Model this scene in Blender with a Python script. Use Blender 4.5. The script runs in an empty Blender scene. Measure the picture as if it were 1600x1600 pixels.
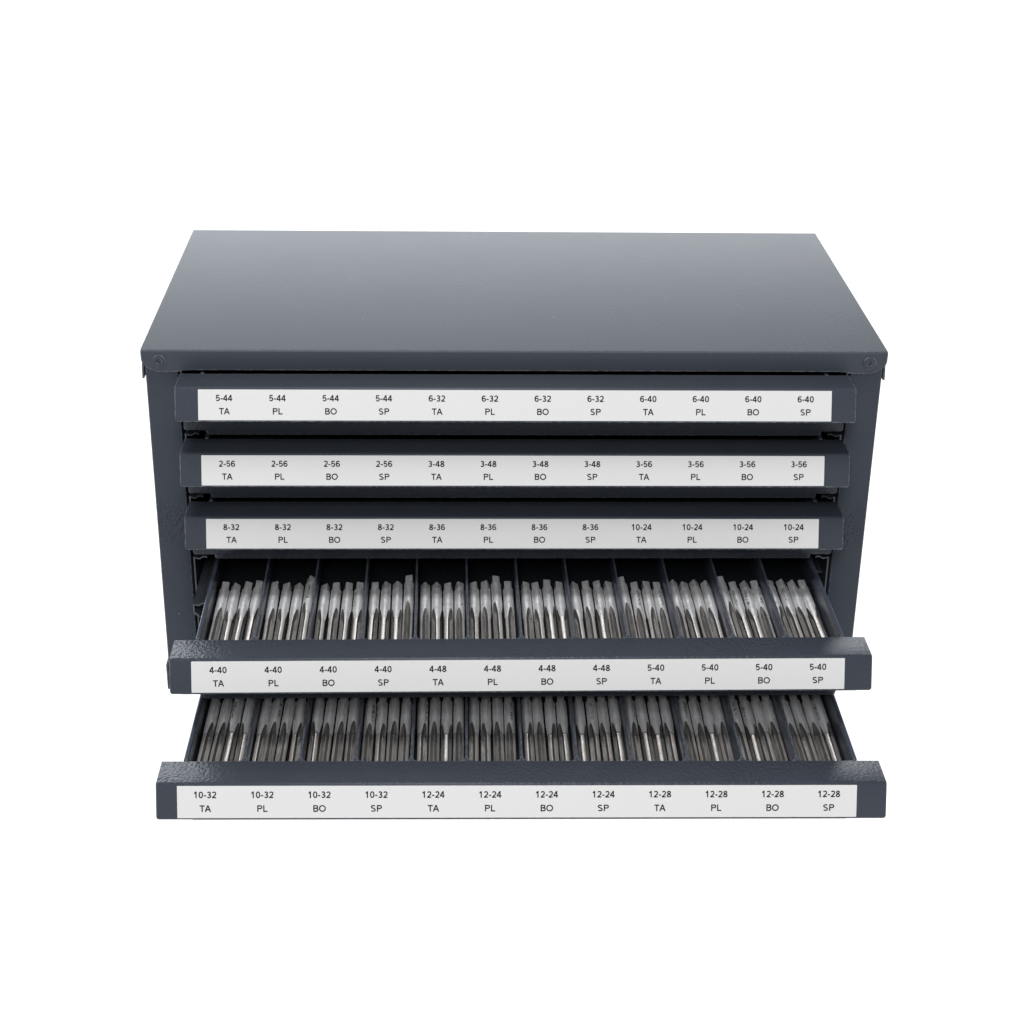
import bpy, bmesh, math, random
from mathutils import Vector, Matrix

C = bpy.context.scene.collection
random.seed(11)
H0 = 0.2125                      # height of the cabinet: lid top is z = H0, ground z = 0

# ------------------------------------------------------------------ camera
cam_d = bpy.data.cameras.new("camera")
cam = bpy.data.objects.new("camera", cam_d)
C.objects.link(cam)
PITCH, YAW, ROLL, F = 0.449, -0.0364, -0.0161, 2808.27
R_ = Vector((math.cos(YAW), math.sin(YAW), 0))
G_ = Vector((-math.sin(YAW), math.cos(YAW), 0))
F_ = G_ * math.cos(PITCH) - Vector((0, 0, math.sin(PITCH)))
U_ = G_ * math.sin(PITCH) + Vector((0, 0, math.cos(PITCH)))
EX = R_ * math.cos(ROLL) - U_ * math.sin(ROLL)
EY = R_ * math.sin(ROLL) + U_ * math.cos(ROLL)
m = Matrix((EX, EY, -F_)).transposed().to_4x4()
m.translation = Vector((-0.034, -0.9016, 0.3393 + H0))
cam.matrix_world = m
cam_d.sensor_width = 36.0
cam_d.lens = F / 1600.0 * 36.0
cam_d.clip_start, cam_d.clip_end = 0.02, 60.0
bpy.context.scene.camera = cam

# ------------------------------------------------------------------ studio light
sc = bpy.context.scene
sc.view_settings.view_transform = 'Standard'
sc.view_settings.look = 'None'
sc.view_settings.exposure = 0.0
sc.view_settings.gamma = 1.0
sc.view_settings.use_curve_mapping = False
world = bpy.data.worlds.new("World")
sc.world = world
world.use_nodes = True
bg = world.node_tree.nodes["Background"]
bg.inputs[0].default_value = (0.95, 0.98, 1.0, 1)
bg.inputs[1].default_value = 0.1


def softbox(name, loc, aim, sx, sy, radiance, col=(1, 1, 1)):
    d = bpy.data.lights.new(name, 'AREA')
    d.shape = 'RECTANGLE'
    d.size, d.size_y = sx, sy
    d.energy = radiance * math.pi * sx * sy
    d.color = col
    o = bpy.data.objects.new(name, d)
    C.objects.link(o)
    o.location = loc
    o.rotation_euler = (Vector(aim) - Vector(loc)).to_track_quat('-Z', 'Y').to_euler()
    return o


softbox("added_under_lamp", (0, 0.9, -0.30), (0, 0.9, 1), 5.0, 5.0, 1.45)  # added lamp below the ground, keeps it white and free of shadow
softbox("back_softbox", (-0.45, 2.9, 0.93), (0, 0, 0.2), 4.0, 1.25, 7.2, (0.91, 0.955, 1.0))
softbox("overhead_strip", (-0.15, -0.25, 1.75), (0, -0.05, 0.1), 0.7, 0.3, 32.0)
softbox("front_softbox", (-0.15, -1.7, 1.38), (0, -0.05, 0.1), 0.55, 0.8, 20.5)

# ------------------------------------------------------------------ materials


def nodes(name):
    mt = bpy.data.materials.new(name)
    mt.use_nodes = True
    nt = mt.node_tree
    return mt, nt, nt.nodes["Principled BSDF"]


def N(nt, t, **kw):
    n = nt.nodes.new(t)
    for k, v in kw.items():
        if k in n.inputs:
            n.inputs[k].default_value = v
        else:
            setattr(n, k, v)
    return n


def ramp(nt, src, stops):
    r = nt.nodes.new("ShaderNodeValToRGB")
    els = r.color_ramp.elements
    while len(els) < len(stops):
        els.new(0.5)
    for e, (p, c) in zip(els, stops):
        e.position = p
        e.color = (c, c, c, 1) if isinstance(c, (int, float)) else (*c, 1)
    nt.links.new(src, r.inputs[0])
    return r


def paint(name, col, rough, bump, spec=0.24, band=None, wear_glint=0.7, scale=560.0, dist=0.0005, edge=0.0009):
    """powder coat: orange peel ripples that come and go over the sheet, dust specks, worn edges with highlight painted in"""
    mt, nt, p = nodes(name)
    L = nt.links.new
    tc = N(nt, "ShaderNodeTexCoord")
    n1 = N(nt, "ShaderNodeTexNoise", Scale=scale, Detail=2.0, Roughness=0.45)
    n2 = N(nt, "ShaderNodeTexNoise", Scale=14.0, Detail=2.0)
    n3 = N(nt, "ShaderNodeTexNoise", Scale=45.0, Detail=3.0)
    n4 = N(nt, "ShaderNodeTexNoise", Scale=420.0, Detail=2.0)
    for n in (n1, n2, n3, n4):
        L(tc.outputs["Object"], n.inputs["Vector"])
    msk = ramp(nt, n2.outputs["Fac"], [(0.38, 0.25), (0.62, 1.0)])
    b = N(nt, "ShaderNodeBump", Distance=dist)
    mul = N(nt, "ShaderNodeMath", operation='MULTIPLY')
    L(msk.outputs[0], mul.inputs[0])
    mul.inputs[1].default_value = bump
    strength = mul.outputs[0]
    if band:                                     # a zone where the coat ran together into coarse ripples
        sp = N(nt, "ShaderNodeSeparateXYZ")
        L(tc.outputs["Object"], sp.inputs[0])
        ad = N(nt, "ShaderNodeMath", operation='MULTIPLY_ADD')
        L(n3.outputs["Fac"], ad.inputs[0])
        ad.inputs[1].default_value = 0.03
        L(sp.outputs["Z"], ad.inputs[2])
        sb = N(nt, "ShaderNodeMath", operation='SUBTRACT')
        L(ad.outputs[0], sb.inputs[0])
        sb.inputs[1].default_value = band[0] + 0.015
        ab = N(nt, "ShaderNodeMath", operation='ABSOLUTE')
        L(sb.outputs[0], ab.inputs[0])
        mr = N(nt, "ShaderNodeMapRange")
        L(ab.outputs[0], mr.inputs["Value"])
        mr.inputs["From Min"].default_value = band[1] * 0.6
        mr.inputs["From Max"].default_value = band[1]
        mr.inputs["To Min"].default_value = 3.5
        mr.inputs["To Max"].default_value = 0.0
        a2 = N(nt, "ShaderNodeMath", operation='ADD')
        L(strength, a2.inputs[0])
        L(mr.outputs[0], a2.inputs[1])
        strength = a2.outputs[0]
    L(strength, b.inputs["Strength"])
    L(n1.outputs["Fac"], b.inputs["Height"])
    L(b.outputs[0], p.inputs["Normal"])
    cr = ramp(nt, n3.outputs["Fac"], [(0.3, tuple(c * 0.97 for c in col)), (0.7, tuple(c * 1.03 for c in col))])
    last = cr.outputs[0]
    # sparse dust
    vo = N(nt, "ShaderNodeTexVoronoi", Scale=75.0)
    L(tc.outputs["Object"], vo.inputs["Vector"])
    dot = ramp(nt, vo.outputs["Distance"], [(0.018, 1.0), (0.034, 0.0)])
    sepc = N(nt, "ShaderNodeSeparateColor")
    L(vo.outputs["Color"], sepc.inputs[0])
    gt = N(nt, "ShaderNodeMath", operation='GREATER_THAN')
    L(sepc.outputs[0], gt.inputs[0])
    gt.inputs[1].default_value = 0.62
    dm = N(nt, "ShaderNodeMath", operation='MULTIPLY')
    L(dot.outputs[0], dm.inputs[0])
    L(gt.outputs[0], dm.inputs[1])
    m1 = N(nt, "ShaderNodeMix", data_type='RGBA')
    L(dm.outputs[0], m1.inputs["Factor"])
    L(last, m1.inputs[6])
    m1.inputs[7].default_value = (0.22, 0.22, 0.23, 1)
    last = m1.outputs[2]
    if wear_glint:                                     # highlight painted into the colour along folded edges, mixed with wear
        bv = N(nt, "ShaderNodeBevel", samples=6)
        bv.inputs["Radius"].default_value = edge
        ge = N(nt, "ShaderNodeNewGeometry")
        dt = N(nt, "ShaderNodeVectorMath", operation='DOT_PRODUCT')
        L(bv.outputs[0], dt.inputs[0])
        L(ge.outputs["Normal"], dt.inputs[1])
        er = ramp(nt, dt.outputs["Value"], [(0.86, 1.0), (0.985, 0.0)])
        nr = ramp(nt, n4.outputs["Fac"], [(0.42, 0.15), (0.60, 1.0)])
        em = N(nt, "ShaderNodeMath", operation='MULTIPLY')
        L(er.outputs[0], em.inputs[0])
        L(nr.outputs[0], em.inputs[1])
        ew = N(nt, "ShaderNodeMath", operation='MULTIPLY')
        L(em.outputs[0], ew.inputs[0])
        ew.inputs[1].default_value = wear_glint
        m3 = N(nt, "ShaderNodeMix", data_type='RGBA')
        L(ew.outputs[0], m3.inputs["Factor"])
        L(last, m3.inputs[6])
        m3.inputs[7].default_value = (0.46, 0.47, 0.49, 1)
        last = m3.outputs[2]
    L(last, p.inputs["Base Color"])
    rr = ramp(nt, n3.outputs["Fac"], [(0.25, rough - 0.008), (0.75, rough + 0.008)])
    L(rr.outputs[0], p.inputs["Roughness"])
    p.inputs["Specular IOR Level"].default_value = spec
    return mt


M = {}
PC = (0.038, 0.0445, 0.058)
M['paint'] = paint("grey_blue_powder_coat", PC, 0.42, 0.45, spec=0.18, wear_glint=0.7)
M['lid'] = paint("lid_powder_coat", PC, 0.50, 0.34, spec=0.27, wear_glint=0.3, edge=0.0012)
M['post'] = paint("post_powder_coat", PC, 0.40, 0.25, spec=0.12, band=(0.108, 0.016))
M['rippled'] = paint("rippled_powder_coat", PC, 0.37, 0.9, spec=0.17, scale=520.0, dist=0.0007, wear_glint=0.45)
M['tray'] = paint("tray_powder_coat", (0.042, 0.050, 0.072), 0.28, 0.2, spec=0.5, wear_glint=0.35)
M['shaded_floor'] = paint("tray_floor_painted_shade", (0.008, 0.009, 0.011), 0.6, 0.2, spec=0.1, wear_glint=0)  # floor colour darkened to put shade in the gaps between taps

mt, nt, p = nodes("label_paper")
p.inputs["Base Color"].default_value = (0.57, 0.57, 0.568, 1)
p.inputs["Roughness"].default_value = 0.65
p.inputs["Specular IOR Level"].default_value = 0.2
M['paper'] = mt
mt, nt, p = nodes("black_print")
p.inputs["Base Color"].default_value = (0.010, 0.010, 0.011, 1)
p.inputs["Roughness"].default_value = 0.7
p.inputs["Specular IOR Level"].default_value = 0.15
M['ink'] = mt
mt, nt, p = nodes("dark_hole")
p.inputs["Base Color"].default_value = (0.004, 0.004, 0.005, 1)
p.inputs["Roughness"].default_value = 0.6
M['hole'] = mt
mt, nt, p = nodes("rail_zinc")
p.inputs["Base Color"].default_value = (0.065, 0.073, 0.088, 1)
p.inputs["Metallic"].default_value = 0.4
p.inputs["Roughness"].default_value = 0.38
M['rail'] = mt


def steel(name, c0, c1, rough, tint, tint_amt, mark=False, metal=0.55):
    """ground tool steel: lengthwise streaks, dull blotches, thin brown oil film"""
    mt, nt, p = nodes(name)
    tc = N(nt, "ShaderNodeTexCoord")
    oi = N(nt, "ShaderNodeObjectInfo")
    off = N(nt, "ShaderNodeVectorMath", operation='SCALE')
    off.inputs[0].default_value = (3.1, 7.7, 5.3)
    nt.links.new(oi.outputs["Random"], off.inputs["Scale"])
    add = N(nt, "ShaderNodeVectorMath", operation='ADD')
    nt.links.new(tc.outputs["Object"], add.inputs[0])
    nt.links.new(off.outputs[0], add.inputs[1])
    mp = N(nt, "ShaderNodeMapping")
    mp.inputs["Scale"].default_value = (1.0, 0.06, 1.0)
    nt.links.new(add.outputs[0], mp.inputs["Vector"])
    streak = N(nt, "ShaderNodeTexNoise", Scale=1500.0, Detail=2.0)
    nt.links.new(mp.outputs[0], streak.inputs["Vector"])
    blot = N(nt, "ShaderNodeTexNoise", Scale=330.0, Detail=4.0, Roughness=0.65)
    nt.links.new(add.outputs[0], blot.inputs["Vector"])
    film = N(nt, "ShaderNodeTexNoise", Scale=120.0, Detail=3.0)
    nt.links.new(add.outputs[0], film.inputs["Vector"])
    base = ramp(nt, streak.outputs["Fac"], [(0.3, c0), (0.7, c1)])
    fr = ramp(nt, film.outputs["Fac"], [(0.45, 0.0), (0.75, tint_amt)])
    mix = N(nt, "ShaderNodeMix", data_type='RGBA')
    nt.links.new(fr.outputs[0], mix.inputs["Factor"])
    nt.links.new(base.outputs[0], mix.inputs[6])
    mix.inputs[7].default_value = (*tint, 1)
    last = mix.outputs[2]
    spk = N(nt, "ShaderNodeTexNoise", Scale=2600.0, Detail=1.0)
    nt.links.new(add.outputs[0], spk.inputs["Vector"])
    sr = ramp(nt, spk.outputs["Fac"], [(0.27, 0.45), (0.33, 1.0)])
    m2 = N(nt, "ShaderNodeMix", data_type='RGBA', blend_type='MULTIPLY')
    m2.inputs["Factor"].default_value = 1.0
    nt.links.new(last, m2.inputs[6])
    nt.links.new(sr.outputs[0], m2.inputs[7])
    last = m2.outputs[2]
    if mark:                                     # rolled-in size marks along one side of the shank, on about half of them
        L = nt.links.new
        sp = N(nt, "ShaderNodeSeparateXYZ")
        L(tc.outputs["Object"], sp.inputs[0])
        at = N(nt, "ShaderNodeMath", operation='ARCTAN2')
        L(sp.outputs["X"], at.inputs[0])
        L(sp.outputs["Z"], at.inputs[1])
        ab = N(nt, "ShaderNodeMath", operation='ABSOLUTE')
        L(at.outputs[0], ab.inputs[0])
        inb = ramp(nt, ab.outputs[0], [(0.24, 1.0), (0.27, 0.0)])
        yb = N(nt, "ShaderNodeMapRange")
        L(sp.outputs["Y"], yb.inputs["Value"])
        yb.inputs["From Min"].default_value = 0.0
        yb.inputs["From Max"].default_value = 0.04
        iny = ramp(nt, yb.outputs[0], [(0.33, 0.0), (0.34, 1.0), (0.74, 1.0), (0.75, 0.0)])
        gl = N(nt, "ShaderNodeTexNoise", Scale=1150.0, Detail=1.0)
        L(add.outputs[0], gl.inputs["Vector"])
        gr = ramp(nt, gl.outputs["Fac"], [(0.50, 0.0), (0.55, 1.0)])
        pick = N(nt, "ShaderNodeMath", operation='GREATER_THAN')
        L(oi.outputs["Random"], pick.inputs[0])
        pick.inputs[1].default_value = 0.35
        prod = inb.outputs[0]
        for o_ in (iny.outputs[0], gr.outputs[0], pick.outputs[0]):
            mm = N(nt, "ShaderNodeMath", operation='MULTIPLY')
            L(prod, mm.inputs[0])
            L(o_, mm.inputs[1])
            prod = mm.outputs[0]
        m4 = N(nt, "ShaderNodeMix", data_type='RGBA')
        L(prod, m4.inputs["Factor"])
        L(last, m4.inputs[6])
        m4.inputs[7].default_value = (0.09, 0.088, 0.085, 1)
        last = m4.outputs[2]
    nt.links.new(last, p.inputs["Base Color"])
    rr = ramp(nt, blot.outputs["Fac"], [(0.3, rough - 0.07), (0.7, rough + 0.12)])
    nt.links.new(rr.outputs[0], p.inputs["Roughness"])
    p.inputs["Metallic"].default_value = metal
    tg = N(nt, "ShaderNodeTangent", direction_type='RADIAL', axis='Y')
    p.inputs["Anisotropic"].default_value = 0.75
    p.inputs["Anisotropic Rotation"].default_value = 0.25
    nt.links.new(tg.outputs[0], p.inputs["Tangent"])
    b = N(nt, "ShaderNodeBump", Strength=0.25, Distance=0.0002)
    nt.links.new(blot.outputs["Fac"], b.inputs["Height"])
    nt.links.new(b.outputs[0], p.inputs["Normal"])
    return mt


M['steel'] = steel("ground_steel", (0.58, 0.585, 0.60), (0.80, 0.805, 0.82), 0.38, (0.52, 0.47, 0.43), 0.3, mark=True)
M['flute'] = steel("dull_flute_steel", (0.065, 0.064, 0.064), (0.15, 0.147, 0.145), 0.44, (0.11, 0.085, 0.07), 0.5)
M['neck'] = steel("bright_neck_steel", (0.46, 0.45, 0.44), (0.70, 0.685, 0.67), 0.38, (0.48, 0.40, 0.34), 0.45)
M['thread'] = steel("thread_steel", (0.26, 0.255, 0.25), (0.48, 0.47, 0.455), 0.40, (0.40, 0.31, 0.25), 0.5)
M['engraved'] = M['hole']

mt, nt, p = nodes("white_ground_added_glow")  # ground made translucent so the added lamp below makes it glow
p.inputs["Base Color"].default_value = (0.9, 0.9, 0.9, 1)
p.inputs["Roughness"].default_value = 0.8
p.inputs["Specular IOR Level"].default_value = 0.1
tl = N(nt, "ShaderNodeBsdfTranslucent")
tl.inputs["Color"].default_value = (0.95, 0.95, 0.95, 1)
df = N(nt, "ShaderNodeBsdfDiffuse")
df.inputs["Color"].default_value = (0.85, 0.85, 0.85, 1)
mx = N(nt, "ShaderNodeMixShader")
mx.inputs[0].default_value = 0.25
nt.links.new(tl.outputs[0], mx.inputs[1])
nt.links.new(df.outputs[0], mx.inputs[2])
nt.links.new(mx.outputs[0], nt.nodes["Material Output"].inputs["Surface"])
M['glow_ground'] = mt

# ------------------------------------------------------------------ mesh helpers


def box(bm, x0, x1, y0, y1, z0, z1, bev=0.0, seg=2):
    r = bmesh.ops.create_cube(bm, size=1.0)
    vs = r['verts']
    for v in vs:
        v.co = Vector((x0 + (v.co.x + 0.5) * (x1 - x0), y0 + (v.co.y + 0.5) * (y1 - y0), z0 + (v.co.z + 0.5) * (z1 - z0)))
    if bev > 0:
        es = {e for v in vs for e in v.link_edges}
        bmesh.ops.bevel(bm, geom=list(es), offset=bev, segments=seg, affect='EDGES', profile=0.5)


def extrude_poly(bm, pts, vec, bev=0.0):
    """closed planar outline pushed along vec, with its outline edges broken"""
    vs = [bm.verts.new(p) for p in pts]
    f = bm.faces.new(vs)
    r = bmesh.ops.extrude_face_region(bm, geom=[f])
    nv = [g for g in r['geom'] if isinstance(g, bmesh.types.BMVert)]
    for v in nv:
        v.co += Vector(vec)
    bmesh.ops.recalc_face_normals(bm, faces=bm.faces)
    if bev > 0:
        allv = set(vs) | set(nv)
        es = [e for e in bm.edges if e.verts[0] in allv and e.verts[1] in allv
              and ((e.verts[0] in nv) == (e.verts[1] in nv))]
        bmesh.ops.bevel(bm, geom=es, offset=bev, segments=2, affect='EDGES', profile=0.5)


def obj(name, bm, mat, parent=None, smooth=32, loc=None):
    me = bpy.data.meshes.new(name)
    bmesh.ops.recalc_face_normals(bm, faces=bm.faces)
    bm.to_mesh(me)
    bm.free()
    for k in (mat if isinstance(mat, list) else [mat]):
        me.materials.append(k)
    if smooth:
        for pl in me.polygons:
            pl.use_smooth = True
        me.set_sharp_from_angle(angle=math.radians(smooth))
    o = bpy.data.objects.new(name, me)
    C.objects.link(o)
    if parent:
        o.parent = parent
    if loc:
        o.location = loc
    return o


def empty(name, loc, parent=None):
    o = bpy.data.objects.new(name, None)
    o.empty_display_size = 0.01
    C.objects.link(o)
    o.location = loc
    if parent:
        o.parent = parent
    return o


# ------------------------------------------------------------------ the setting
bm = bmesh.new()
bmesh.ops.create_grid(bm, x_segments=1, y_segments=1, size=2.6)
g = obj("ground", bm, M['glow_ground'], smooth=0, loc=(0, 0.9, 0))
g['kind'] = 'structure'
g['label'] = 'seamless white studio surface under the cabinet, glow added from below'

# ------------------------------------------------------------------ cabinet
T = 0.0012
W2, D = 0.2000, 0.2171
cab = empty("tool_cabinet", (0, 0, 0))
cab['label'] = 'dark grey blue steel cabinet with five shallow labelled drawers, lower two pulled open'
cab['category'] = 'cabinet'

# lid: top sheet, front flange with rounded drop corners, side and rear flaps
bm = bmesh.new()
arc = []
for k in range(9):
    a = math.pi / 2 * k / 8
    arc.append((-W2 + 0.0105 * (1 - math.cos(a)) + 0.0004 * (k / 8), -0.0050 - 0.0076 * math.sin(a)))
left = [(-W2, 0.0)] + arc + [(-0.1830, -0.0126), (-0.1795, -0.0121), (-0.1775, -0.0113)]
pts = left + [(-x, z) for x, z in reversed(left)]
fv = [bm.verts.new((x, 0.0, H0 + z)) for x, z in pts]
bk = [bm.verts.new((x, D, H0)) for x in (W2, -W2)]
bm.faces.new(fv)
bm.faces.new((fv[-1], bk[0], bk[1], fv[0]))
bmesh.ops.recalc_face_normals(bm, faces=bm.faces)
bm.normal_update()
if sum(f.normal.z for f in bm.faces) < 0:
    bmesh.ops.reverse_faces(bm, faces=bm.faces)
bmesh.ops.bevel(bm, geom=[bm.edges.get((fv[0], fv[-1]))], offset=0.0012, segments=4, affect='EDGES', profile=0.5)
bmesh.ops.solidify(bm, geom=list(bm.faces), thickness=T)
for s in (-1, 1):
    x0, x1 = sorted((s * (W2 - 0.0011), s * (W2 + 0.0001)))
    nb = len(bm.verts)
    box(bm, x0, x1, 0.0045, D - 0.001, H0 - 0.0180, H0 - 0.0004, 0.0003)
    bm.verts.ensure_lookup_table()
    for v in bm.verts[nb:]:                       # the flap stands off a little at its lower edge
        if v.co.z < H0 - 0.01:
            v.co.x += s * 0.0008
box(bm, -W2 + 0.001, W2 - 0.001, D - 0.0016, D - 0.0004, H0 - 0.018, H0 - 0.0015, 0.0003)
lid = obj("lid", bm, M['lid'], cab, smooth=12)

for s in (-1, 1):                               # domed rivet heads at the lid corners
    bm = bmesh.new()
    prof = [(0.0, 0.0001), (0.0011, 0.0001), (0.00125, -0.0006), (0.0016, -0.00085), (0.0028, -0.0009), (0.0035, -0.0006), (0.0037, 0.0003)]
    rings = []
    for r, yy in prof:
        if r == 0:
            rings.append([bm.verts.new((0, yy, 0))])
        else:
            rings.append([bm.verts.new((r * math.cos(2 * math.pi * k / 32), yy, r * math.sin(2 * math.pi * k / 32))) for k in range(32)])
    for a, b in zip(rings, rings[1:]):
        for k in range(32):
            if len(a) == 1:
                fc = bm.faces.new((a[0], b[k], b[(k + 1) % 32]))
                fc.material_index = 1
            else:
                fc = bm.faces.new((a[k], a[(k + 1) % 32], b[(k + 1) % 32], b[k]))
                if a is rings[1]:
                    fc.material_index = 1
    obj("rivet", bm, [M['paint'], M['hole']], cab, loc=(s * 0.1904, 0.0, H0 - 0.0062))

# side panels with their folded front flanges
BX = 0.1985
for s in (-1, 1):
    bm = bmesh.new()
    path = [(BX, D - 0.003), (BX, 0.0016), (0.1812, 0.0016), (0.1812, 0.014)]
    inner = [(0.1812 - T, 0.014), (0.1812 - T, 0.0016)]
    ox = [(s * BX, D - 0.003), (s * BX, 0.0016 + 0.0012), (s * (BX - 0.0004), 0.0016 + 0.0004), (s * (BX - 0.0012), 0.0016),
          (s * 0.1822, 0.0016), (s * 0.1815, 0.0019), (s * 0.1812, 0.0026), (s * 0.1812, 0.014),
          (s * (0.1812 + T), 0.014), (s * (0.1812 + T), 0.0028), (s * (BX - T), 0.0028), (s * (BX - T), D - 0.003)]
    extrude_poly(bm, [(x, y, 0.0004) for x, y in ox], (0, 0, H0 - 0.0029))
    obj("side_panel", bm, M['post'], cab)
bm = bmesh.new()
box(bm, -BX + 0.0014, BX - 0.0014, D - 0.0032, D - 0.0020, 0.0004, H0 - 0.0026)
obj("back_panel", bm, M['paint'], cab)
bm = bmesh.new()
box(bm, -BX + 0.0016, BX - 0.0016, 0.003, D - 0.004, 0.0002, 0.0014)
box(bm, -0.1800, 0.1800, 0.0018, 0.0030, 0.0002, 0.0110, 0.0002)
for s in (-1, 1):
    x0, x1 = sorted((s * (BX + 0.0002), s * (BX + 0.0020)))
    box(bm, x0, x1, 0.004, D - 0.004, 0.0, 0.0170, 0.0008, 2)
obj("base_panel", bm, M['paint'], cab)

# ------------------------------------------------------------------ drawers
Z1, PZ = -0.0133, 0.0378
HH, DP, TL = 0.0171, 0.0197, 0.0059             # handle: drop of the face, depth of the top, slant of the face
EXT = [0, 0, 0, 0.0868, 0.1441]
XO = [0.0, 0.0002, 0.0004, 0.0019, 0.0007]
YAWD = [0, 0, 0, 0.001 / 0.18, -0.001 / 0.18]
TEXT = [
    "5-44 5-44 5-44 5-44 6-32 6-32 6-32 6-32 6-40 6-40 6-40 6-40",
    "2-56 2-56 2-56 2-56 3-48 3-48 3-48 3-48 3-56 3-56 3-56 3-56",
    "8-32 8-32 8-32 8-32 8-36 8-36 8-36 8-36 10-24 10-24 10-24 10-24",
    "4-40 4-40 4-40 4-40 4-48 4-48 4-48 4-48 5-40 5-40 5-40 5-40",
    "10-32 10-32 10-32 10-32 12-24 12-24 12-24 12-24 12-28 12-28 12-28 12-28",
]
LX = [0.0, -0.0007, -0.0006, -0.0012, -0.0018]     # the strips are not stuck on quite alike
STYLE = "TA PL BO SP".split()
COMP = 0.02783                                   # compartment pitch
WALL = 6 * COMP                                  # half of the tray
DH = 0.0345                                      # tray depth
TF = -0.01615                                    # height of the inner floor the taps lie on


def handle_mesh(rippled):
    """bent sheet: flat top, 2 mm bend, face slanting out to its lower edge"""
    bm = bmesh.new()
    ang = math.atan2(TL, HH)
    n = 7
    outer = [(0.0, 0.0)]
    r = 0.0019
    # bend from (0,1) normal to the face normal
    fx, fz = -math.cos(ang), math.sin(ang)
    tot = math.pi / 2 - ang
    k = r * math.tan(tot / 2)
    cx, cz = -DP + k, -r
    outer.append((cx + 0.0005, 0.0))
    for i in range(n):
        a = math.pi / 2 + tot * i / (n - 1)
        outer.append((cx + r * math.cos(a), cz + r * math.sin(a)))
    lx, lz = outer[-1]
    outer.append((lx + fz * -0.0005, lz + fx * 0.0005))
    outer.append((-DP - TL, -HH))
    th = 0.0013
    inner = [(-DP - TL - fx * th, -HH - fz * th)]
    for i in reversed(range(n)):
        a = math.pi / 2 + tot * i / (n - 1)
        inner.append((cx + (r - th) * math.cos(a), cz + (r - th) * math.sin(a)))
    inner.append((0.0, -th))
    prof = outer + inner
    W = 0.1800
    xs = [-W, W]
    ring = []
    for x in xs:
        ring.append([bm.verts.new((x, y, z)) for y, z in prof])
    m_ = len(prof)
    for i in range(m_):
        bm.faces.new((ring[0][i], ring[0][(i + 1) % m_], ring[1][(i + 1) % m_], ring[1][i]))
    bm.faces.new(ring[0])
    bm.faces.new(list(reversed(ring[1])))
    bmesh.ops.recalc_face_normals(bm, faces=bm.faces)
    bm.edges.ensure_lookup_table()
    lo, li = len(outer) - 1, len(outer)
    corner = [bm.edges.get((ring[s][lo], ring[s][li])) for s in (0, 1)]
    bmesh.ops.bevel(bm, geom=corner, offset=0.0014, segments=4, affect='EDGES', profile=0.5)
    es = [e for e in bm.edges if len(e.link_faces) == 2 and e.calc_face_angle() > math.radians(50)]
    bmesh.ops.bevel(bm, geom=es, offset=0.00025, segments=2, affect='EDGES', profile=0.5)
    return bm


# lettering: plain sans-serif strokes, cap height 1, (advance, strokes); an arc is (cx, cy, rx, ry, from, to)
def arc(cx, cy, rx, ry, a0, a1, n=14):
    return [(cx + rx * math.cos(math.radians(a0 + (a1 - a0) * k / n)), cy + ry * math.sin(math.radians(a0 + (a1 - a0) * k / n))) for k in range(n + 1)]


def oval(cx, cy, rx, ry, n=34, e=0.86):
    f = lambda v: math.copysign(abs(v) ** e, v)
    return [(cx + rx * f(math.cos(2 * math.pi * (k % n) / n)), cy + ry * f(math.sin(2 * math.pi * (k % n) / n))) for k in range(n + 1)]


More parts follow.
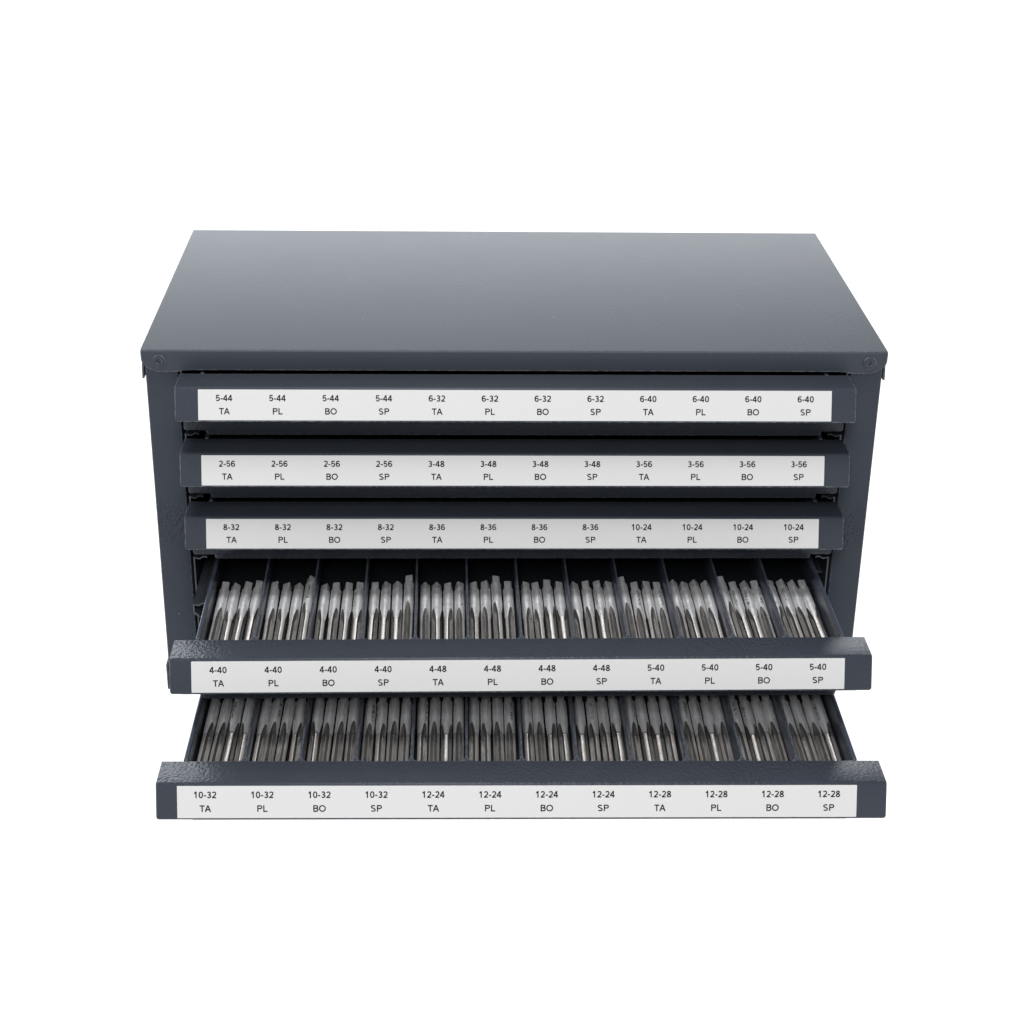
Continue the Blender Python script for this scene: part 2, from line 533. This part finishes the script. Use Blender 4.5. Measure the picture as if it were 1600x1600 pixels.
SW = 0.178                                       # stroke weight
_h = SW / 2
GLYPHS = {
    '0': (0.777, [oval(0.388, 0.5, 0.243, 0.5 - _h)]),
    '1': (0.777, [[(0.152, 0.70), (0.25, 0.76), (0.36, 0.87), (0.41, 0.985)], [(0.43, 0.0), (0.43, 1.0)]]),
    '2': (0.777, [arc(0.388, 0.70, 0.245, 0.30 - _h, 160, -18) + [(0.565, 0.50), (0.40, 0.33), (0.22, 0.17), (0.135, _h)], [(0.07, _h), (0.69, _h)]]),
    '3': (0.777, [arc(0.375, 0.735, 0.215, 0.265 - _h, 155, -75) + [(0.33, 0.535)], [(0.33, 0.535)] + arc(0.375, 0.285, 0.252, 0.285 - _h, 75, -150)]),
    '4': (0.777, [[(0.52, 0.0), (0.52, 1.0)], [(0.49, 0.95), (0.085, 0.33)], [(0.02, 0.29), (0.73, 0.29)]]),
    '5': (0.777, [[(0.64, 1 - _h), (0.17, 1 - _h)], [(0.205, 0.96), (0.15, 0.49)] + arc(0.37, 0.335, 0.262, 0.335 - _h, 130, -148)]),
    '6': (0.777, [arc(0.39, 0.325, 0.255, 0.325 - _h, 0, 360, 26), arc(0.42, 0.52, 0.30, 0.48 - _h, 195, 90, 12) + arc(0.42, 0.76, 0.215, 0.24 - _h, 82, 15, 8)]),
    '8': (0.777, [arc(0.388, 0.745, 0.212, 0.255 - _h, 0, 360, 24), arc(0.388, 0.275, 0.258, 0.275 - _h, 0, 360, 26)]),
    '-': (0.465, [[(0.055, 0.37), (0.41, 0.37)]]),
    'T': (0.853, [[(0.03, 1 - _h), (0.82, 1 - _h)], [(0.426, 0.0), (0.426, 0.99)]]),
    'A': (0.900, [[(0.055, 0.0), (0.44, 0.98)], [(0.46, 0.98), (0.845, 0.0)], [(0.19, 0.345), (0.71, 0.345)]]),
    'P': (0.931, [[(0.175, 0.0), (0.175, 1.0)], [(0.12, 1 - _h), (0.56, 1 - _h)] + arc(0.56, 0.705, 0.225, 0.295 - _h, 80, -80, 10) + [(0.56, 0.41 + _h), (0.18, 0.41 + _h)]]),
    'L': (0.777, [[(0.165, 0.0), (0.165, 1.0)], [(0.12, _h), (0.725, _h)]]),
    'B': (0.931, [[(0.17, 0.0), (0.17, 1.0)], [(0.12, 1 - _h), (0.52, 1 - _h)] + arc(0.54, 0.745, 0.20, 0.255 - _h, 80, -80, 8) + [(0.52, 0.53), (0.19, 0.53)],
                  [(0.52, 0.53)] + arc(0.55, 0.298, 0.235, 0.298 - _h, 80, -80, 10) + [(0.52, _h), (0.12, _h)]]),
    'O': (1.086, [arc(0.543, 0.5, 0.435, 0.5 - _h + 0.012, 0, 360, 34)]),
    'S': (0.931, [arc(0.46, 0.735, 0.275, 0.265 - _h + 0.01, 28, 215, 14) + [(0.36, 0.555), (0.56, 0.475)] + arc(0.455, 0.268, 0.305, 0.268 - _h + 0.01, 38, -150, 14)]),
}
CAP = 0.00335
CX = 0.955


def face_frame():
    s = Vector((0, -TL, -HH))
    L = s.length
    s.normalize()
    nrm = Vector((1, 0, 0)).cross(s)              # outward
    if nrm.y > 0:
        nrm = -nrm
    return s, nrm, L


def ribbon(verts, faces, pts, half, z):
    """flat band of even width along a polyline"""
    n = len(pts)
    closed = n > 3 and (Vector(pts[0]) - Vector(pts[-1])).length < 1e-6
    if closed:
        pts = pts[:-1]
        n -= 1
    base = len(verts)
    for i in range(n):
        p = Vector(pts[i])
        a = Vector(pts[i - 1]) if (i > 0 or closed) else None
        b = Vector(pts[(i + 1) % n]) if (i < n - 1 or closed) else None
        d1 = (p - a).normalized() if a is not None else (b - p).normalized()
        d2 = (b - p).normalized() if b is not None else d1
        t = (d1 + d2).normalized()
        k = half / max(0.6, t.dot(d1))
        nn = Vector((-t.y, t.x)) * k
        verts.append((p.x + nn.x, p.y + nn.y, z))
        verts.append((p.x - nn.x, p.y - nn.y, z))
    for i in range(n if closed else n - 1):
        j = (i + 1) % n
        faces.append((base + 2 * i, base + 2 * i + 1, base + 2 * j + 1, base + 2 * j))


def lettering(words, dx):
    verts, faces = [], []
    s, nrm, L = face_frame()

    def put(txt, xc, vb):
        w = sum(GLYPHS[c][0] for c in txt) * CAP * CX
        x = xc - w / 2
        for c in txt:
            a, strokes = GLYPHS[c]
            for q, st in enumerate(strokes):
                ribbon(verts, faces, [(x + px * CAP * CX, vb + py * CAP) for px, py in st], SW * CAP / 2, 1.2e-5 * q)
            x += a * CAP * CX
    for k, wd in enumerate(words):
        xc = -0.1542 + 0.02793 * k + dx
        put(wd, xc, -0.402 * L)
        put(STYLE[k % 4], xc, -0.785 * L)
    o0 = Vector((0, -DP, 0)) + nrm * 0.00022
    me = bpy.data.meshes.new("lettering")
    me.from_pydata([o0 + Vector((x, 0, 0)) - s * y + nrm * z for x, y, z in verts], [], faces)
    me.materials.append(M['ink'])
    return me


def label_bm(dx):
    bm = bmesh.new()
    s, nrm, L = face_frame()
    o0 = Vector((0, -DP, 0)) + nrm * 0.00003
    x0, x1, a, b, r = -0.1678 + dx, 0.1669 + dx, 0.062 * L, 0.957 * L, 0.0003
    pts = []
    for cx, cy, a0 in ((x0 + r, a + r, 180), (x1 - r, a + r, 270), (x1 - r, b - r, 0), (x0 + r, b - r, 90)):
        for k in range(3):
            t = math.radians(a0 + 45 * k)
            pts.append(o0 + Vector((cx + r * math.cos(t), 0, 0)) + s * (cy + r * math.sin(t)))
    extrude_poly(bm, pts, nrm * 0.00015)
    return bm


def divider_bm(y0, y1):
    bm = bmesh.new()
    t = 0.0007
    # rounded top edge, small flare where it is welded to the front
    for (h, yy0, yy1) in ((t, y0 + 0.0035, y1),):
        pts = [(-h, TF + 0.0001), (h, TF + 0.0001), (h, -0.0010), (h * 0.6, -0.0004), (-h * 0.6, -0.0004), (-h, -0.0010)]
        extrude_poly(bm, [(x, yy0, z) for x, z in pts], (0, yy1 - yy0, 0))
    out = [(-0.0026, y0), (0.0026, y0), (0.0013, y0 + 0.0009), (t, y0 + 0.0034), (-t, y0 + 0.0034), (-0.0013, y0 + 0.0009)]
    extrude_poly(bm, [(x, y, -0.0007) for x, y in out], (0, 0, TF + 0.0009))
    return bm


drawers = []
for i in range(5):
    openi = i >= 3
    root_z = H0 + Z1 - PZ * i
    depth = 0.2000
    bm = bmesh.new()
    w = WALL
    xo = 0.0005
    y0, y1 = 0.0013, depth
    # floor, back, side walls with folded rims, outer slide members
    box(bm, -w - 0.001, w + 0.001, y0, y1, -DH - 0.0012, -DH)
    box(bm, -w - 0.001, w + 0.001, y1 - 0.001, y1, -DH + 0.0002, -0.001, 0.0003)
    for s in (-1, 1):
        xa, xb = sorted((s * (w + 0.0002), s * (w + 0.0012)))
        box(bm, xa, xb, y0, y1 - 0.0012, -DH + 0.0002, -0.0016)
        xa, xb = sorted((s * (w + 0.0002), s * (w + 0.0024)))
        box(bm, xa, xb, y0, y1 - 0.0012, -0.0016, -0.0001, 0.0006, 3)
        xa, xb = sorted((s * (w + 0.0014), s * (w + 0.0030)))
        box(bm, xa, xb, y0 + 0.0005, y1 - 0.002, -0.0230, -0.0120, 0.0005)
    dr = obj("drawer", bm, M['tray'], cab)
    dr.location = (XO[i], -EXT[i], root_z)
    dr.rotation_euler = (0, 0, YAWD[i])
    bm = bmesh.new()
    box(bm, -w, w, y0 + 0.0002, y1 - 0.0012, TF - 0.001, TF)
    obj("tray_floor", bm, M['shaded_floor'], dr, smooth=0)
    # front plate with notched lower corners
    bm = bmesh.new()
    zl, zm = -0.0330, -0.0356
    c = 0.0013
    half = [(-0.1798, -0.0016), (-0.1798, zl + c), (-0.1798 + c * .3, zl + c * .3), (-0.1798 + c, zl), (-0.1682, zl), (-0.1672, zl - 0.0004), (-0.1668, zm)]
    pts = half + [(-x, z) for x, z in reversed(half)]
    extrude_poly(bm, [(x, 0.0001, z) for x, z in pts], (0, 0.0011, 0), 0.0002)
    obj("front_plate", bm, M['rippled'], dr)
    hb = handle_mesh(openi)
    hd = obj("handle", hb, M['rippled'] if openi else M['paint'], dr)
    lb = obj("label", label_bm(LX[i]), M['paper'], dr, smooth=0)
    le = bpy.data.objects.new("lettering", lettering(TEXT[i].split(), LX[i]))
    C.objects.link(le)
    le.parent = dr
    first = None
    if openi:
        for k in range(1, 12):
            if first is None:
                first = obj("divider", divider_bm(0.0014, depth - 0.0012), M['tray'], dr)
                dv = first
            else:
                dv = first.copy()
                C.objects.link(dv)
                dv.parent = dr
            dv.location = (-WALL + COMP * k, 0, 0)
    # the fixed slide channels either side
    drawers.append(dr)
DL = ["closed top drawer with a white strip marked 5-44, 6-32 and 6-40",
      "closed second drawer with a white strip marked 2-56, 3-48 and 3-56",
      "closed middle drawer with a white strip marked 8-32, 8-36 and 10-24",
      "half open drawer of steel taps with a white strip marked 4-40, 4-48 and 5-40",
      "lowest drawer pulled out farthest, with a white strip marked 10-32, 12-24 and 12-28"]
for d_, t_ in zip(drawers, DL):
    d_['label'] = t_


def channel_bm(s, xa, xb, y0, y1, zt, zb, t=0.0008):
    """C channel open towards the drawer, with a dished top flange"""
    bm = bmesh.new()
    n = 7
    top = []
    for k in range(n):
        f = k / (n - 1)
        top.append((xa + (xb - xa) * f, zt - 0.0007 * math.sin(math.pi * min(1, f * 1.4)) + (0.0006 if 0.6 < f < 0.9 else 0)))
    out = list(top) + [(x, z - t) for x, z in reversed(top[2:])]
    out += [(xa - t, zt - t), (xa - t, zb + t), (xa - 0.0032, zb - 0.0014), (xa - 0.0027, zb - 0.0020), (xa, zb)]
    extrude_poly(bm, [(s * x, y0, z) for x, z in out], (0, y1 - y0, 0))
    return bm


for i in range(5):
    zt = H0 + Z1 - PZ * i
    for s in (-1, 1):
        obj("slide_rail", channel_bm(s, 0.1803, 0.1725, 0.0045, 0.205, zt + 0.0010, zt - 0.0290), M['rail'], cab)
zt = H0 + Z1 - PZ * 3
obj("slide_rail", channel_bm(-1, 0.1787, 0.1712, -0.0185, 0.15, zt - 0.0165, zt - 0.0225), M['rail'], cab)
obj("slide_rail", channel_bm(1, 0.1810, 0.1742, 0.0150, 0.16, zt - 0.0135, zt - 0.0200), M['rail'], cab)

# ------------------------------------------------------------------ taps
RS = 0.0029


def ngroup(bm, rings, mat_of, first=0):
    for i, (a, b) in enumerate(zip(rings, rings[1:])):
        n = len(a)
        for k in range(n):
            f = bm.faces.new((a[k], a[(k + 1) % n], b[(k + 1) % n], b[k]))
            f.material_index = mat_of(k) if i >= first else 0


def flute_ring(bm, y, r, half, depth, twist=0.0):
    """one ring: three flutes of half-angle half sunk by depth, lands between"""
    vs = []
    for j in range(3):
        c = 2 * math.pi * j / 3 + twist
        for u in (-1, -0.7, -0.35, 0, 0.35, 0.7, 1):
            rr = r - depth * (1 - u * u) ** 0.8
            a = c + u * half
            vs.append(bm.verts.new((rr * math.cos(a), y, rr * math.sin(a))))
        gap = 2 * math.pi / 3 - 2 * half
        for q in (k / 10 for k in range(1, 10)):
            a = c + half + gap * q
            vs.append(bm.verts.new((r * math.cos(a), y, r * math.sin(a))))
    return vs


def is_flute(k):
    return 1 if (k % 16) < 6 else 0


ARCH = 0.0105


def flute_at(y):
    """half angle and depth of the flutes at station y (run-out above the shoulder)"""
    t = max(0.0, min(1.0, (ARCH - y) / (ARCH + 0.003)))
    return math.radians(0.6 + 39 * math.sqrt(t)), 0.0016 * t ** 1.2


def tap_meshes(neck, length, pitch):
    # square end
    bm = bmesh.new()
    n = 40
    half = 0.00203
    y_s, y_e = 0.0330, 0.0420

    def sq_ring(y, sh, rmax):
        vs = []
        for k in range(n):
            a = 2 * math.pi * k / n
            lim = sh / max(abs(math.cos(a)), abs(math.sin(a)))
            r = min(rmax, lim)
            vs.append(bm.verts.new((r * math.cos(a), y, r * math.sin(a))))
        return vs
    rings = [sq_ring(y_s + 0.0004, 0.0029, RS), sq_ring(y_s + 0.0008, half, 0.93 * RS), sq_ring(y_e - 0.0005, half, 0.93 * RS), sq_ring(y_e, half - 0.0002, 0.80 * RS)]
    ngroup(bm, rings, lambda k: 0)
    bm.faces.new(list(reversed(rings[-1])))
    bm.faces.new(rings[0])
    sq = bm
    # shank, down to the shoulder, with the flute run-outs cut into its lower end
    bm = bmesh.new()
    rings = []
    ys = [y_s + 0.0004, 0.028, 0.020, 0.0125] + [ARCH - 0.0105 * k / 9 for k in range(10)]
    for y in ys:
        h, d = flute_at(y)
        rings.append(flute_ring(bm, y, RS, h, d))
    ngroup(bm, rings, is_flute, 4)
    bm.faces.new(rings[0])
    sh = bm
    # threaded end
    bm = bmesh.new()
    rings = []
    h, d = flute_at(0)
    rings.append(flute_ring(bm, 0.0, RS - 0.00002, h, d))
    y = -0.0006
    h, d = flute_at(y)
    rings.append(flute_ring(bm, y, neck, h, d))
    y = -0.0050 if neck < 0.0026 else -0.0016
    h, d = flute_at(y)
    rings.append(flute_ring(bm, y, neck - 0.0001, h, d))
    tip = -length
    while y - pitch > tip:
        for f, dr in ((0.30, 0.0), (0.55, 0.00042), (0.8, 0.0)):
            yy = y - pitch * f
            tp = min(1.0, (yy - tip) / 0.006)
            h, d = flute_at(yy)
            rings.append(flute_ring(bm, yy, (neck + 0.0001) * (0.72 + 0.28 * tp) - dr, h, d * (0.7 + 0.3 * tp)))
        y -= pitch
    ngroup(bm, rings, is_flute)
    bm.faces.new(list(reversed(rings[-1])))
    th = bm
    return sq, sh, th


def tap_proto(neck, length, pitch, mat):
    a, b, c = tap_meshes(neck, length, pitch)
    root = empty("thread_tap", (0, 0, 0))
    obj("square_end", a, M['steel'], root, smooth=25)
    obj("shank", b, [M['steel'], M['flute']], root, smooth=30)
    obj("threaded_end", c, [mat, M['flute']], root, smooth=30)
    return root


def copy_tap(src):
    r = src.copy()
    C.objects.link(r)
    for ch in list(src.children):
        k = ch.copy()
        C.objects.link(k)
        k.parent = r
    return r


ORD = ["first", "second", "third", "fourth"]
KINDN = {"TA": "TA", "PL": "PL", "BO": "BO", "SP": "SP"}
# taps that lie farther back, (drawer, compartment, place) -> shift
BACK = {(3, 1, 3): 0.0075, (3, 3, 3): 0.0085, (3, 5, 2): 0.0060, (3, 8, 0): 0.0055, (3, 6, 2): 0.0030, (3, 0, 3): 0.0035, (3, 10, 0): 0.0045, (3, 11, 1): 0.0015}
for i, neck, length, pitch in ((3, 0.00268, 0.034, 0.0008), (4, 0.00282, 0.036, 0.0011)):
    proto = tap_proto(neck, length, pitch, M['neck'] if i == 3 else M['thread'])
    used = False
    dr = drawers[i]
    words = TEXT[i].split()
    mw = Matrix.Translation((XO[i], -EXT[i], H0 + Z1 - PZ * i)) @ Matrix.Rotation(YAWD[i], 4, 'Z')
    for k in range(12):
        xc = -WALL + COMP * (k + 0.5)
        slack = (COMP - 0.0014 - 4 * 2 * RS) / 2
        lean = max(-0.85, min(0.85, random.uniform(-0.35, 0.35) + (k - 4.6) / 8.0)) * slack
        for q in range(4):
            t = copy_tap(proto) if used else proto
            used = True
            x = xc + (q - 1.5) * (2 * RS + 0.00055) + lean + random.uniform(-0.00016, 0.00016)
            x = max(xc - COMP / 2 + 0.0008 + RS, min(xc + COMP / 2 - 0.0008 - RS, x))
            y = 0.0424 + random.uniform(-0.0012, 0.0014) + BACK.get((i, k, q), 0.0)
            p_ = mw @ Vector((x, y, TF + RS + 0.00003))
            t.location = p_
            roll = random.uniform(0, 2 * math.pi)
            for ch in t.children:
                if ch.name.startswith("square_end"):   # each square sits at its own angle to the flutes, mostly flat side up
                    ch.rotation_euler = (0, -roll + random.gauss(0, 0.33) + (0.6 if random.random() < 0.2 else 0.0), 0)
            t.rotation_euler = (0, roll, YAWD[i] + random.uniform(-0.008, 0.008))
            t.scale = (1.0, random.uniform(0.97, 1.02), 1.0)
            place = f"{ORD[q]} from left in the {words[k]} {STYLE[k % 4]} compartment"
            if (i, k, q) in BACK and BACK[(i, k, q)] > 0.004:
                t['label'] = f"grey steel tap lying farther back, {place}"
            else:
                t['label'] = f"grey steel thread tap, {place}"
            t['category'] = "thread tap"
            t['group'] = "steel thread taps in the two open drawers"
